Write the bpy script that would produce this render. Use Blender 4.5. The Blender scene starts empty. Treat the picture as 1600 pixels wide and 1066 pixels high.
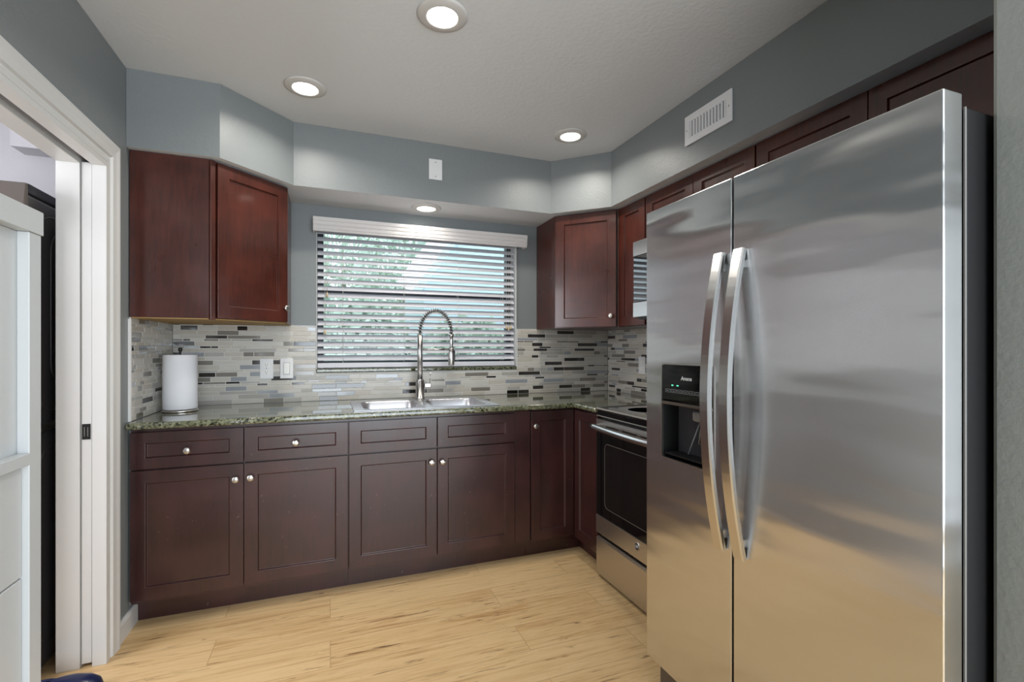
import bpy, bmesh, math, random
from mathutils import Vector, Matrix, Euler

scene = bpy.context.scene
COL = scene.collection
PI = math.pi

# ------------------------------------------------------------------ camera, world, exposure
cam_d = bpy.data.cameras.new('camera')
cam_d.sensor_width = 36.0
cam_d.lens = 745.0 / 1600.0 * 36.0
cam_d.shift_y = 11.0 / 1600.0
cam_d.clip_start = 0.02
cam = bpy.data.objects.new('camera', cam_d)
COL.objects.link(cam)
cam.location = (0, 0, 1.24)
cam.rotation_euler = (PI / 2, 0, -math.atan2(284, 745))
scene.camera = cam

world = bpy.data.worlds.new('daylight_sky')
scene.world = world
world.use_nodes = True
wn = world.node_tree.nodes
wn['Background'].inputs[0].default_value = (0.80, 0.91, 1.0, 1)
wn['Background'].inputs[1].default_value = 1.5

scene.view_settings.view_transform = 'Standard'
scene.view_settings.look = 'None'
scene.view_settings.gamma = 1.0
scene.view_settings.use_curve_mapping = False
scene.view_settings.exposure = 0.8
scene.cycles.max_bounces = 8
scene.cycles.diffuse_bounces = 5
scene.cycles.glossy_bounces = 4
scene.cycles.transparent_max_bounces = 12
scene.cycles.sample_clamp_indirect = 6.0
scene.cycles.caustics_reflective = False
scene.cycles.caustics_refractive = False

def area_light(name, loc, rot, sx, sy, power, color):
    d = bpy.data.lights.new(name, 'AREA')
    d.shape = 'RECTANGLE'; d.size = sx; d.size_y = sy
    d.energy = power; d.color = color
    o = bpy.data.objects.new(name, d); COL.objects.link(o)
    o.location = loc; o.rotation_euler = rot
    return o
# unseen area light added at the rear opening, tilted up to brighten the ceiling
area_light('rear_fill', (1.3, -2.12, 1.18), (math.radians(102), 0, 0), 3.6, 2.1, 68, (0.85, 0.92, 1.0))
area_light('laundry_fill', (-2.3, 1.5, 1.6), (0, -PI / 2, 0), 1.2, 1.2, 30, (0.95, 0.95, 1.0))  # unseen area light added to brighten the laundry walls
LENS = 7.0       # glow of the ceiling lamps' lenses
LAMP_W = 2.9    # light each lamp throws down in its beam

# ------------------------------------------------------------------ materials
def srgb(r, g, b):
    def f(c):
        c /= 255.0
        return c / 12.92 if c <= 0.04045 else ((c + 0.055) / 1.055) ** 2.4
    return (f(r), f(g), f(b), 1.0)

def mat(name, col, rough=0.5, metal=0.0, spec=0.5, coat=0.0, coat_rough=0.1, emit=None, estr=0.0):
    m = bpy.data.materials.new(name); m.use_nodes = True
    b = m.node_tree.nodes['Principled BSDF']
    b.inputs['Base Color'].default_value = col
    b.inputs['Roughness'].default_value = rough
    b.inputs['Metallic'].default_value = metal
    b.inputs['Specular IOR Level'].default_value = spec
    b.inputs['Coat Weight'].default_value = coat
    b.inputs['Coat Roughness'].default_value = coat_rough
    if emit:
        b.inputs['Emission Color'].default_value = emit
        b.inputs['Emission Strength'].default_value = estr
    return m

def nodes(m):
    nt = m.node_tree
    return nt, nt.nodes, nt.links, nt.nodes['Principled BSDF']

def coords(nt, scale=(1, 1, 1), kind='Object', rot=(0, 0, 0)):
    tc = nt.nodes.new('ShaderNodeTexCoord'); mp = nt.nodes.new('ShaderNodeMapping')
    mp.inputs['Scale'].default_value = scale
    mp.inputs['Rotation'].default_value = rot
    nt.links.new(tc.outputs[kind], mp.inputs['Vector'])
    return mp.outputs['Vector']

def noise(nt, vec, scale, detail=3.0, rough=0.5, dist=0.0):
    n = nt.nodes.new('ShaderNodeTexNoise')
    n.inputs['Scale'].default_value = scale; n.inputs['Detail'].default_value = detail
    n.inputs['Roughness'].default_value = rough; n.inputs['Distortion'].default_value = dist
    if vec is not None: nt.links.new(vec, n.inputs['Vector'])
    return n.outputs['Fac']

def ramp(nt, fac, stops):
    r = nt.nodes.new('ShaderNodeValToRGB')
    el = r.color_ramp.elements
    while len(el) < len(stops): el.new(0.5)
    for e, (p, c) in zip(el, stops):
        e.position = p; e.color = c
    nt.links.new(fac, r.inputs['Fac'])
    return r.outputs['Color']

def mixc(nt, a, b, fac, mode='MIX'):
    n = nt.nodes.new('ShaderNodeMix'); n.data_type = 'RGBA'; n.blend_type = mode
    for s, v in ((0, fac), (6, a), (7, b)):
        if hasattr(v, 'is_linked'): nt.links.new(v, n.inputs[s])
        else: n.inputs[s].default_value = v
    return n.outputs[2]

def math_node(nt, op, a, b=None):
    n = nt.nodes.new('ShaderNodeMath'); n.operation = op
    for i, v in enumerate((a, b)):
        if v is None: continue
        if hasattr(v, 'is_linked'): nt.links.new(v, n.inputs[i])
        else: n.inputs[i].default_value = v
    return n.outputs[0]

def bump(nt, fac, bsdf, strength, dist=0.01):
    b = nt.nodes.new('ShaderNodeBump')
    b.inputs['Strength'].default_value = strength; b.inputs['Distance'].default_value = dist
    nt.links.new(fac, b.inputs['Height']); nt.links.new(b.outputs['Normal'], bsdf.inputs['Normal'])

def painted(name, col, rough, nscale, nstr):
    m = mat(name, col, rough)
    nt, N, L, b = nodes(m)
    v = coords(nt, kind='Object')
    bump(nt, noise(nt, v, nscale, 4, 0.6), b, nstr, 0.004)
    return m

M = {}
M['wall'] = painted('wall_paint', srgb(125, 130, 131), 0.42, 85, 0.25)
M['ceiling'] = painted('ceiling_paint', srgb(220, 223, 226), 0.6, 55, 0.45)
M['lavender'] = painted('laundry_paint', srgb(196, 195, 198), 0.6, 85, 0.2)
M['white'] = mat('white_trim_paint', srgb(212, 212, 210), 0.35)
M['cabwhite'] = mat('white_cabinet_paint', srgb(196, 199, 200), 0.35)
M['plastic'] = mat('white_plastic', srgb(228, 228, 228), 0.35)
M['plastic2'] = mat('white_switch_plastic', srgb(236, 236, 232), 0.3)
M['dark'] = mat('dark_gap', srgb(18, 18, 18), 0.6)
M['slat'] = mat('white_faux_wood', srgb(214, 214, 220), 0.4)
M['valance'] = mat('valance_white', srgb(222, 218, 216), 0.4)
M['cord'] = mat('cord_white', srgb(225, 222, 214), 0.6)
M['tassel'] = mat('tassel_wood', srgb(205, 185, 150), 0.5)
M['bronze'] = mat('window_bronze', srgb(40, 46, 54), 0.4)
M['nickel'] = mat('brushed_nickel', (0.62, 0.60, 0.57, 1), 0.28, 1.0)
M['chrome'] = mat('faucet_steel', (0.50, 0.49, 0.48, 1), 0.24, 1.0)
M['sinksteel'] = mat('sink_steel', (0.68, 0.68, 0.71, 1), 0.33, 1.0)
M['rangesteel'] = mat('range_steel', (0.60, 0.57, 0.54, 1), 0.32, 1.0)
M['handlesteel'] = mat('handle_steel', (0.68, 0.67, 0.66, 1), 0.22, 1.0)
M['blackglass'] = mat('black_glass', srgb(12, 12, 14), 0.06, 0, 0.6)
M['ovenglass'] = mat('oven_window_glass', srgb(20, 19, 20), 0.10, 0, 0.6)
M['cooktop'] = mat('cooktop_glass', srgb(10, 10, 11), 0.03, 0, 0.9, coat=1.0, coat_rough=0.02)
M['black'] = mat('black_plastic', srgb(24, 24, 26), 0.35)
M['fridgeside'] = mat('fridge_side_enamel', srgb(17, 17, 19), 0.6)
M['recess'] = mat('dispenser_black', srgb(9, 9, 10), 0.35)
M['mwglass'] = mat('microwave_glass', srgb(14, 15, 16), 0.03, 0, 1.0, coat=1.0, coat_rough=0.02)
M['wall_lit'] = painted('lit_wall_paint', srgb(150, 153, 149), 0.42, 85, 0.3)  # wall colour lightened to paint in the light on the end face
M['gasket'] = mat('gasket_grey', srgb(38, 38, 44), 0.7)
M['edge'] = mat('pale_edge', srgb(150, 148, 144), 0.4)
M['washer'] = mat('charcoal_enamel', srgb(58, 55, 55), 0.35, 0, 0.5)
M['washertop'] = mat('bronze_enamel', srgb(92, 84, 78), 0.3, 0.3)
M['paper'] = mat('paper_towel', srgb(236, 236, 240), 0.9)
M['ply'] = mat('raw_plywood', srgb(170, 138, 88), 0.7)
M['shoe'] = mat('navy_rubber', srgb(22, 30, 66), 0.3)
M['shoe2'] = mat('navy_rubber_dark', srgb(8, 9, 14), 0.5)
M['thresh'] = mat('threshold_wood', srgb(205, 165, 130), 0.6)
M['green'] = mat('indicator_green', srgb(60, 160, 110), 0.4, emit=(0.1, 0.9, 0.5, 1), estr=0.8)
M['print'] = mat('pale_print', srgb(215, 218, 222), 0.5)
M['printgrey'] = mat('grey_print', srgb(140, 146, 150), 0.5)
M['lens'] = mat('lamp_lens', (1, 1, 1, 1), 0.5, emit=(1.0, 0.965, 0.90, 1), estr=LENS)
M['trim_ring'] = mat('lamp_trim', srgb(205, 203, 200), 0.45)
M['outline'] = mat('oven_outline', srgb(96, 92, 88), 0.4)
M['grey_amber'] = mat('paddle_grey', srgb(120, 118, 116), 0.3)

# cherry stained wood
def cherry(name, c1, c2, rough, coat, cr):
    m = mat(name, c1, rough, 0, 0.5, coat=coat, coat_rough=cr)
    nt, N, L, b = nodes(m)
    v = coords(nt, (14, 14, 1.6))
    g = noise(nt, v, 5, 5, 0.6, 0.4)
    blot = noise(nt, coords(nt, (1, 1, 1)), 4.5, 3, 0.55)
    col = mixc(nt, c1, c2, ramp(nt, g, [(0.35, (0, 0, 0, 1)), (0.7, (1, 1, 1, 1))]))
    col2 = mixc(nt, col, (c1[0] * 1.5, c1[1] * 1.35, c1[2] * 1.3, 1), ramp(nt, blot, [(0.45, (0, 0, 0, 1)), (0.72, (0.8, 0.8, 0.8, 1))]))
    if name.endswith('worn'):
        speck = noise(nt, coords(nt, (1, 1, 1)), 70, 2, 0.5)
        patch = noise(nt, coords(nt, (1, 1, 1)), 5.5, 2, 0.5)
        k = math_node(nt, 'MULTIPLY', ramp(nt, speck, [(0.70, (0, 0, 0, 1)), (0.74, (1, 1, 1, 1))]), ramp(nt, patch, [(0.50, (0, 0, 0, 1)), (0.65, (0.7, 0.7, 0.7, 1))]))
        col2 = mixc(nt, col2, srgb(120, 100, 92), k)
    L.new(col2, b.inputs['Base Color'])
    rr = nt.nodes.new('ShaderNodeMapRange')
    rr.inputs['To Min'].default_value = rough - 0.10; rr.inputs['To Max'].default_value = rough + 0.22
    L.new(blot, rr.inputs['Value']); L.new(rr.outputs[0], b.inputs['Roughness'])
    bump(nt, g, b, 0.04, 0.002)
    return m
M['cherry'] = cherry('cherry_wood', srgb(70, 29, 18), srgb(50, 19, 12), 0.27, 0.25, 0.10)
M['cherrylow'] = cherry('cherry_wood_worn', srgb(52, 23, 22), srgb(40, 18, 18), 0.30, 0.45, 0.16)

# stainless: brushed along the width, slightly wavy sheet
def stainless(name, col, rough, aniso, wave, grain_axis='H'):
    m = mat(name, col, rough, 1.0)
    nt, N, L, b = nodes(m)
    v = coords(nt, (1.0, 0.8, 4.4))
    w = noise(nt, v, 1.6, 1.5, 0.45)
    br = noise(nt, coords(nt, (60, 3, 3)), 3, 4, 0.6)
    bump(nt, w, b, wave, 0.02)
    tg = nt.nodes.new('ShaderNodeTangent'); tg.direction_type = 'RADIAL'; tg.axis = 'Z'
    L.new(tg.outputs[0], b.inputs['Tangent'])
    b.inputs['Anisotropic'].default_value = aniso
    b.inputs['Anisotropic Rotation'].default_value = 0.0 if grain_axis == 'H' else 0.25
    return m
M['fridge'] = stainless('fridge_stainless', (0.69, 0.69, 0.69, 1), 0.19, 1.0, 0.5)

# granite
m = mat('green_granite', srgb(110, 112, 92), 0.07, 0, 0.6, coat=0.6, coat_rough=0.03)
nt, N, L, b = nodes(m)
v = coords(nt, (1, 1, 1))
n1 = noise(nt, v, 82, 5, 0.65); n2 = noise(nt, v, 70, 4, 0.6); n3 = noise(nt, v, 9, 2, 0.5)
c = ramp(nt, n2, [(0.30, srgb(58, 64, 48)), (0.47, srgb(100, 105, 80)), (0.60, srgb(134, 135, 112)), (0.75, srgb(168, 166, 146))])
c = mixc(nt, c, srgb(20, 22, 18), ramp(nt, n1, [(0.44, (1, 1, 1, 1)), (0.49, (0, 0, 0, 1))]))
c = mixc(nt, c, srgb(120, 122, 96), ramp(nt, n3, [(0.4, (0, 0, 0, 1)), (0.8, (0.5, 0.5, 0.5, 1))]))
L.new(c, b.inputs['Base Color'])
M['granite'] = m

# plank floor, planks run along x
m = mat('oak_vinyl_planks', srgb(205, 170, 118), 0.38)
nt, N, L, b = nodes(m)
tc = nt.nodes.new('ShaderNodeTexCoord')
bk = nt.nodes.new('ShaderNodeTexBrick')
bk.offset = 0.37; bk.offset_frequency = 2; bk.squash = 1.0
bk.inputs['Color1'].default_value = (0.0, 0.0, 0.0, 1); bk.inputs['Color2'].default_value = (1, 1, 1, 1)
bk.inputs['Mortar'].default_value = (0.5, 0.5, 0.5, 1)
bk.inputs['Scale'].default_value = 1.0; bk.inputs['Mortar Size'].default_value = 0.0016
bk.inputs['Mortar Smooth'].default_value = 0.2; bk.inputs['Bias'].default_value = 0.0
bk.inputs['Brick Width'].default_value = 1.22; bk.inputs['Row Height'].default_value = 0.180
L.new(tc.outputs['Object'], bk.inputs['Vector'])
# a random offset per plank so the grain does not run on
sep = nt.nodes.new('ShaderNodeSeparateXYZ'); L.new(tc.outputs['Object'], sep.inputs[0])
plank = nt.nodes.new('ShaderNodeSeparateColor'); L.new(bk.outputs['Color'], plank.inputs[0])
comb = nt.nodes.new('ShaderNodeCombineXYZ')
L.new(math_node(nt, 'ADD', math_node(nt, 'MULTIPLY', sep.outputs[0], 1.3), math_node(nt, 'MULTIPLY', plank.outputs[0], 37.0)), comb.inputs[0])
L.new(math_node(nt, 'ADD', math_node(nt, 'MULTIPLY', sep.outputs[1], 22.0), math_node(nt, 'MULTIPLY', plank.outputs[0], 19.0)), comb.inputs[1])
g = noise(nt, comb.outputs[0], 1.5, 8, 0.70, 0.9)
comb2 = nt.nodes.new('ShaderNodeCombineXYZ')
L.new(math_node(nt, 'ADD', math_node(nt, 'MULTIPLY', sep.outputs[0], 2.2), math_node(nt, 'MULTIPLY', plank.outputs[0], 51.0)), comb2.inputs[0])
L.new(math_node(nt, 'ADD', math_node(nt, 'MULTIPLY', sep.outputs[1], 30.0), math_node(nt, 'MULTIPLY', plank.outputs[0], 11.0)), comb2.inputs[1])
g2 = noise(nt, comb2.outputs[0], 1.7, 5, 0.6, 1.2)
c = ramp(nt, g, [(0.27, srgb(146, 104, 62)), (0.42, srgb(196, 159, 110)), (0.55, srgb(214, 182, 134)), (0.76, srgb(170, 128, 82))])
c = mixc(nt, c, srgb(98, 64, 36), ramp(nt, g2, [(0.33, (0.9, 0.9, 0.9, 1)), (0.39, (0, 0, 0, 1))]))
c = mixc(nt, c, srgb(226, 196, 148), math_node(nt, 'MULTIPLY', plank.outputs[0], 0.45))
c = mixc(nt, c, srgb(128, 92, 56), math_node(nt, 'MULTIPLY', bk.outputs['Fac'], 0.45))
L.new(c, b.inputs['Base Color'])
bump(nt, g, b, 0.06, 0.002)
M['floor'] = m

# backsplash tile palette
M['grout'] = mat('tile_grout', srgb(218, 216, 210), 0.8)
def stone(name, a, bcol):
    m = mat(name, a, 0.32)
    nt, N, L, b = nodes(m)
    f = noise(nt, coords(nt, (3, 3, 12)), 6, 4, 0.6)
    L.new(mixc(nt, a, bcol, f), b.inputs['Base Color'])
    return m
TILE = [stone('tile_cream', srgb(206, 203, 196), srgb(190, 186, 178)),
        stone('tile_sand', srgb(198, 192, 181), srgb(181, 175, 164)),
        stone('tile_greystone', srgb(180, 177, 170), srgb(162, 159, 153)),
        mat('tile_blue_glass', srgb(152, 156, 161), 0.10, 0, 0.6, coat=0.6),
        mat('tile_taupe_glass', srgb(130, 125, 117), 0.10, 0, 0.6, coat=0.6),
        mat('tile_charcoal_glass', srgb(52, 48, 46), 0.10, 0, 0.6, coat=0.6),
        mat('tile_black_glass', srgb(22, 19, 18), 0.08, 0, 0.6, coat=0.6)]
TILE_W = [31, 24, 12, 8, 12, 9, 5]

# window glass: clear sheet with its mirror reflection
m = bpy.data.materials.new('window_glass'); m.use_nodes = True
nt = m.node_tree
for n in list(nt.nodes): nt.nodes.remove(n)
out = nt.nodes.new('ShaderNodeOutputMaterial'); tr = nt.nodes.new('ShaderNodeBsdfTransparent')
gl = nt.nodes.new('ShaderNodeBsdfGlossy'); gl.inputs['Roughness'].default_value = 0.0
tr.inputs['Color'].default_value = (0.94, 0.97, 0.97, 1)
fr = nt.nodes.new('ShaderNodeFresnel'); fr.inputs['IOR'].default_value = 1.45
mx = nt.nodes.new('ShaderNodeMixShader')
nt.links.new(fr.outputs[0], mx.inputs[0]); nt.links.new(tr.outputs[0], mx.inputs[1]); nt.links.new(gl.outputs[0], mx.inputs[2])
nt.links.new(mx.outputs[0], out.inputs['Surface'])
M['glass'] = m
# outdoors: foliage and stucco colours paled to paint in bright hazy daylight
M['grass'] = painted('lawn', srgb(128, 140, 96), 0.9, 20, 0.3)
M['drive'] = mat('concrete_drive', srgb(205, 198, 196), 0.9)
M['stucco'] = painted('neighbour_stucco_daylit', srgb(200, 220, 226), 0.9, 60, 0.2)
M['fascia'] = mat('fascia_white', srgb(250, 250, 250), 0.6)
M['roofing'] = mat('roof_shingle', srgb(120, 116, 112), 0.9)
M['bark'] = mat('bark', srgb(96, 84, 72), 0.9)
def leafmat(name, a, bcol):
    m = mat(name, a, 0.6); nt, N, L, b = nodes(m)
    L.new(mixc(nt, a, bcol, noise(nt, coords(nt), 3.0, 2)), b.inputs['Base Color']); return m
M['leaf1'] = leafmat('foliage_green_daylit', srgb(150, 176, 150), srgb(214, 226, 212))
M['leaf2'] = leafmat('foliage_pale_daylit', srgb(176, 196, 176), srgb(232, 238, 230))

# ------------------------------------------------------------------ builders
class MB:
    def __init__(s):
        s.v = []; s.f = []; s.mi = []; s.sm = []
    def poly(s, pts, faces, mi=0, smooth=False):
        o = len(s.v); s.v += [Vector(p) for p in pts]
        for f in faces:
            s.f.append([i + o for i in f]); s.mi.append(mi); s.sm.append(smooth)
        return s
    def box(s, x0, x1, y0, y1, z0, z1, mi=0):
        p = [(x, y, z) for z in (z0, z1) for y in (y0, y1) for x in (x0, x1)]
        return s.poly(p, [(0, 2, 3, 1), (4, 5, 7, 6), (0, 1, 5, 4), (2, 6, 7, 3), (0, 4, 6, 2), (1, 3, 7, 5)], mi)
    def prism(s, xy, z0, z1, mi=0):        # polygon in the xy plane, counter-clockwise
        n = len(xy)
        p = [(x, y, z0) for x, y in xy] + [(x, y, z1) for x, y in xy]
        f = [tuple(reversed(range(n))), tuple(range(n, 2 * n))] + [(i, (i + 1) % n, n + (i + 1) % n, n + i) for i in range(n)]
        return s.poly(p, f, mi)
    def extrude(s, prof, a, b, axis):      # profile of (u, w) extruded along an axis from a to b
        mk = {'x': lambda t, u, w: (t, u, w), 'y': lambda t, u, w: (u, t, w)}[axis]
        n = len(prof)
        p = [mk(a, u, w) for u, w in prof] + [mk(b, u, w) for u, w in prof]
        f = [tuple(range(n)), tuple(reversed(range(n, 2 * n)))] + [(i, n + i, n + (i + 1) % n, (i + 1) % n) for i in range(n)]
        return s.poly(p, f)
    def lathe(s, prof, c, axis=(0, 0, 1), seg=24, mi=0, smooth=True):   # profile of (radius, height)
        q = Vector((0, 0, 1)).rotation_difference(Vector(axis).normalized()); c = Vector(c)
        p = []; n = len(prof)
        for r, h in prof:
            for k in range(seg):
                a = 2 * PI * k / seg
                p.append(c + q @ Vector((r * math.cos(a), r * math.sin(a), h)))
        f = []
        for j in range(n - 1):
            for k in range(seg):
                f.append((j * seg + k, j * seg + (k + 1) % seg, (j + 1) * seg + (k + 1) % seg, (j + 1) * seg + k))
        s.poly(p, f, mi, smooth)
        o = len(s.v) - len(p)
        for j, rev in ((0, True), (n - 1, False)):
            if prof[j][0] > 1e-6:
                idx = [o + j * seg + k for k in range(seg)]
                s.f.append(idx[::-1] if rev else idx); s.mi.append(mi); s.sm.append(False)
        return s
    def tube(s, pts, r, seg=8, mi=0, closed=False):
        pts = [Vector(p) for p in pts]; n = len(pts); P = []
        rr = r if isinstance(r, (list, tuple)) else [r] * n
        up = None
        for i in range(n):
            if closed: t = pts[(i + 1) % n] - pts[i - 1]
            else: t = pts[min(i + 1, n - 1)] - pts[max(i - 1, 0)]
            t.normalize()
            if up is None:
                up = Vector((0, 0, 1)) if abs(t.z) < 0.9 else Vector((1, 0, 0))
            a = up - t * up.dot(t); a.normalize(); bb = t.cross(a); up = a
            for k in range(seg):
                w = 2 * PI * k / seg
                P.append(pts[i] + (a * math.cos(w) + bb * math.sin(w)) * rr[i])
        f = []
        for i in range(n if closed else n - 1):
            j = (i + 1) % n
            for k in range(seg):
                f.append((i * seg + k, i * seg + (k + 1) % seg, j * seg + (k + 1) % seg, j * seg + k))
        if not closed:
            f += [tuple(range(seg))[::-1], tuple((n - 1) * seg + k for k in range(seg))]
        return s.poly(P, f, mi, True)
    def sweep_rect(s, pts, half, normal_axis):   # flat bar: cross-section of half sizes (w, t) along pts lying in the plane normal to normal_axis
        na = Vector(normal_axis); P = []; n = len(pts); pts = [Vector(p) for p in pts]
        w, t = half; c = min(w, t) * 0.45
        sec = [(-w, -t + c), (-w + c, -t), (w - c, -t), (w, -t + c), (w, t - c), (w - c, t), (-w + c, t), (-w, t - c)]
        for i in range(n):
            d = (pts[min(i + 1, n - 1)] - pts[max(i - 1, 0)]).normalized(); o = d.cross(na).normalized()
            for a, b2 in sec: P.append(pts[i] + na * a + o * b2)
        f = []
        for i in range(n - 1):
            for k in range(8):
                f.append((i * 8 + k, i * 8 + (k + 1) % 8, (i + 1) * 8 + (k + 1) % 8, (i + 1) * 8 + k))
        f += [tuple(range(8))[::-1], tuple((n - 1) * 8 + k for k in range(8))]
        return s.poly(P, f)
    def cells(s, xs, ys, keep, z0, z1):     # slab made of grid cells (a plan with holes), one skin
        idx = {}
        def vid(i, j, t):
            k = (i, j, t)
            if k not in idx:
                idx[k] = len(s.v); s.v.append(Vector((xs[i], ys[j], z1 if t else z0)))
            return idx[k]
        nx, ny = len(xs) - 1, len(ys) - 1
        ok = lambda i, j: 0 <= i < nx and 0 <= j < ny and keep(0.5 * (xs[i] + xs[i + 1]), 0.5 * (ys[j] + ys[j + 1]))
        def add(f): s.f.append(f); s.mi.append(0); s.sm.append(False)
        for i in range(nx):
            for j in range(ny):
                if not ok(i, j): continue
                add([vid(i, j, 1), vid(i + 1, j, 1), vid(i + 1, j + 1, 1), vid(i, j + 1, 1)])
                add([vid(i, j, 0), vid(i, j + 1, 0), vid(i + 1, j + 1, 0), vid(i + 1, j, 0)])
                for di, dj, a, b2 in ((-1, 0, (i, j + 1), (i, j)), (1, 0, (i + 1, j), (i + 1, j + 1)), (0, -1, (i, j), (i + 1, j)), (0, 1, (i + 1, j + 1), (i, j + 1))):
                    if not ok(i + di, j + dj):
                        add([vid(*a, 0), vid(*b2, 0), vid(*b2, 1), vid(*a, 1)])
        return s
    def build(s, name, mats, parent=None, bevel=0.0, seg=2, world=False, fix=True, angle=0.5):
        me = bpy.data.meshes.new(name)
        vs = s.v
        if world and parent is not None:
            inv = world_matrix(parent).inverted(); vs = [inv @ p for p in vs]
        me.from_pydata([tuple(p) for p in vs], [], s.f)
        for mm in (mats if isinstance(mats, (list, tuple)) else [mats]): me.materials.append(mm)
        for p, mi, sm in zip(me.polygons, s.mi, s.sm):
            p.material_index = mi; p.use_smooth = sm
        if fix:
            bm = bmesh.new(); bm.from_mesh(me); bmesh.ops.recalc_face_normals(bm, faces=bm.faces); bm.to_mesh(me); bm.free()
        o = bpy.data.objects.new(name, me); COL.objects.link(o)
        if parent is not None: o.parent = parent
        if bevel > 0:
            bv = o.modifiers.new('bevel', 'BEVEL'); bv.width = bevel; bv.segments = seg
            bv.limit_method = 'ANGLE'; bv.angle_limit = angle
        return o

def world_matrix(o):
    mtx = o.matrix_basis.copy()
    while o.parent is not None:
        o = o.parent; mtx = o.matrix_basis @ mtx
    return mtx

def tag(o, label, cat, group=None, kind=None):
    o['label'] = label; o['category'] = cat
    if group: o['group'] = group
    if kind: o['kind'] = kind
    return o
def thing(name, label, cat, loc=(0, 0, 0), rot=0.0, group=None):
    o = bpy.data.objects.new(name, None); COL.objects.link(o)
    o.empty_display_size = 0.05
    o.location = loc; o.rotation_euler = (0, 0, rot)
    return tag(o, label, cat, group)
def struct(o, label, cat):
    o['kind'] = 'structure'; o['label'] = label; o['category'] = cat
    return o
def copy_tree(o, parent=None):
    c = o.copy(); COL.objects.link(c)
    if parent is not None: c.parent = parent
    for ch in list(o.children): copy_tree(ch, c)
    return c
def kids(o):
    return list(o.children)

# ------------------------------------------------------------------ dimensions
XL, XR, YB, CEIL = -0.83, 2.0, 3.17, 2.46
SOFF = 2.118
WX0, WX1, WZ0, WZ1 = -0.080, 1.238, 1.112, 2.030
DY0, DY1, DZ = 1.55, 2.33, 1.975          # doorway in the left wall
YR = -2.3                                  # far end of the room behind the camera
XR2 = 3.6

# ------------------------------------------------------------------ the setting
b = MB().box(-2.6, XR2 + 0.1, YR - 0.1, YB + 0.15, -0.05, 0)
struct(b.build('floor', M['floor']), 'light oak vinyl plank floor with the boards running along the sink wall', 'floor')
b = MB().box(-2.6, XR2 + 0.1, YR - 0.1, YB + 0.15, CEIL, CEIL + 0.05)
struct(b.build('ceiling', M['ceiling']), 'pale grey textured ceiling with recessed lamps', 'ceiling')

b = MB().cells([-2.55, WX0, WX1, XR + 0.12], [0, WZ0 - 0.0, WZ1, CEIL], lambda x, z: not (WX0 < x < WX1 and WZ0 < z < WZ1), 0, 0.15)
for p in b.v: p.x, p.y, p.z = p.x, YB + p.z, p.y
wb = b.build('wall_back', M['wall'])
struct(wb, 'grey-blue wall around the window above the sink', 'wall')
b = MB().box(XR, XR + 0.12, 0.535, YB - 0.001, 0, CEIL)
struct(b.build('wall_right', M['wall']), 'wall behind the range and the refrigerator', 'wall')
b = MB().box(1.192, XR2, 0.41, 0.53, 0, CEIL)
struct(b.build('wall_end', M['wall_lit'], bevel=0.008), 'grey end of the wall beside the refrigerator', 'wall')
# left wall: two skins with the pocket of the sliding door between them
KX = -0.866; LX0, LX1 = -0.965, -0.904
def left_keep(y, z): return not (DY0 < y < DY1 and z < DZ)
def skin(xa, xb):
    s = MB().cells([YR, DY0, DY1, YB - 0.001], [0, DZ, CEIL - 0.001], left_keep, xa, xb)
    for p in s.v: p.x, p.y, p.z = p.z, p.x, p.y
    return s
wl = skin(KX, XL).build('wall_left', M['wall'])
struct(wl, 'grey wall with the doorway to the laundry room', 'wall')
w2 = skin(LX0, LX1).build('laundry_skin', M['lavender'], wl)
b = MB().box(-2.5, LX0, 3.12, YB - 0.002, 0, CEIL - 0.001).box(-2.55, -2.45, -0.4, 3.12, 0, CEIL - 0.001).box(-2.45, LX0, -0.5, -0.4, 0, CEIL - 0.001)
struct(b.build('wall_laundry', M['lavender']), 'pale lavender wall of the laundry room beyond the doorway', 'wall')
b = MB().box(-1.438, LX0 - 0.002, 3.0, 3.118, 2.214, CEIL - 0.002)
struct(b.build('trim_1', M['lavender']), 'boxed bulkhead on the laundry room wall', 'bulkhead')
# unseen room behind the camera: white walls and opening placed for more light
b = MB().box(XR2, XR2 + 0.1, YR, 0.40, 0, CEIL - 0.001)
struct(b.build('wall_side', M['white']), 'side wall of the room behind the camera', 'wall')
b = MB().cells([XL, -0.6, 3.2, XR2], [0, 2.3, CEIL - 0.001], lambda x, z: not (-0.6 < x < 3.2 and z < 2.3), 0, 0.1)
for p in b.v: p.x, p.y, p.z = p.x, YR - p.z, p.y
struct(b.build('wall_rear', M['white']), 'unseen rear wall with a wide opening added for light', 'wall')

# soffit over the wall cabinets
path = [(-0.829, 3.169), (-0.829, 2.535), (-0.476, 2.535), (-0.184, 2.82), (1.347, 2.82), (1.63, 2.547), (1.63, 0.531), (1.999, 0.531), (1.999, 3.169)]
b = MB()
n = len(path)
P = [(x, y, SOFF) for x, y in path] + [(x, y, CEIL - 0.001) for x, y in path]
b.poly(P, [(i, (i + 1) % n, n + (i + 1) % n, n + i) for i in range(n)], 0)
b.poly([(x, y, SOFF) for x, y in path[:5]] + [(1.347, 3.169, SOFF)], [(0, 1, 2, 3, 4, 5)], 1)
b.poly([(x, y, SOFF) for x, y in [(1.347, 3.169), (1.347, 2.82)] + path[5:]], [(0, 1, 2, 3, 4, 5)], 1)
b.poly([(x, y, CEIL - 0.001) for x, y in path], [tuple(range(n))], 0)
so = b.build('wall_soffit', [M['wall'], M['ceiling']])
struct(so, 'grey-blue soffit stepping around the kitchen above the cabinets, white underneath', 'soffit')

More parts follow.
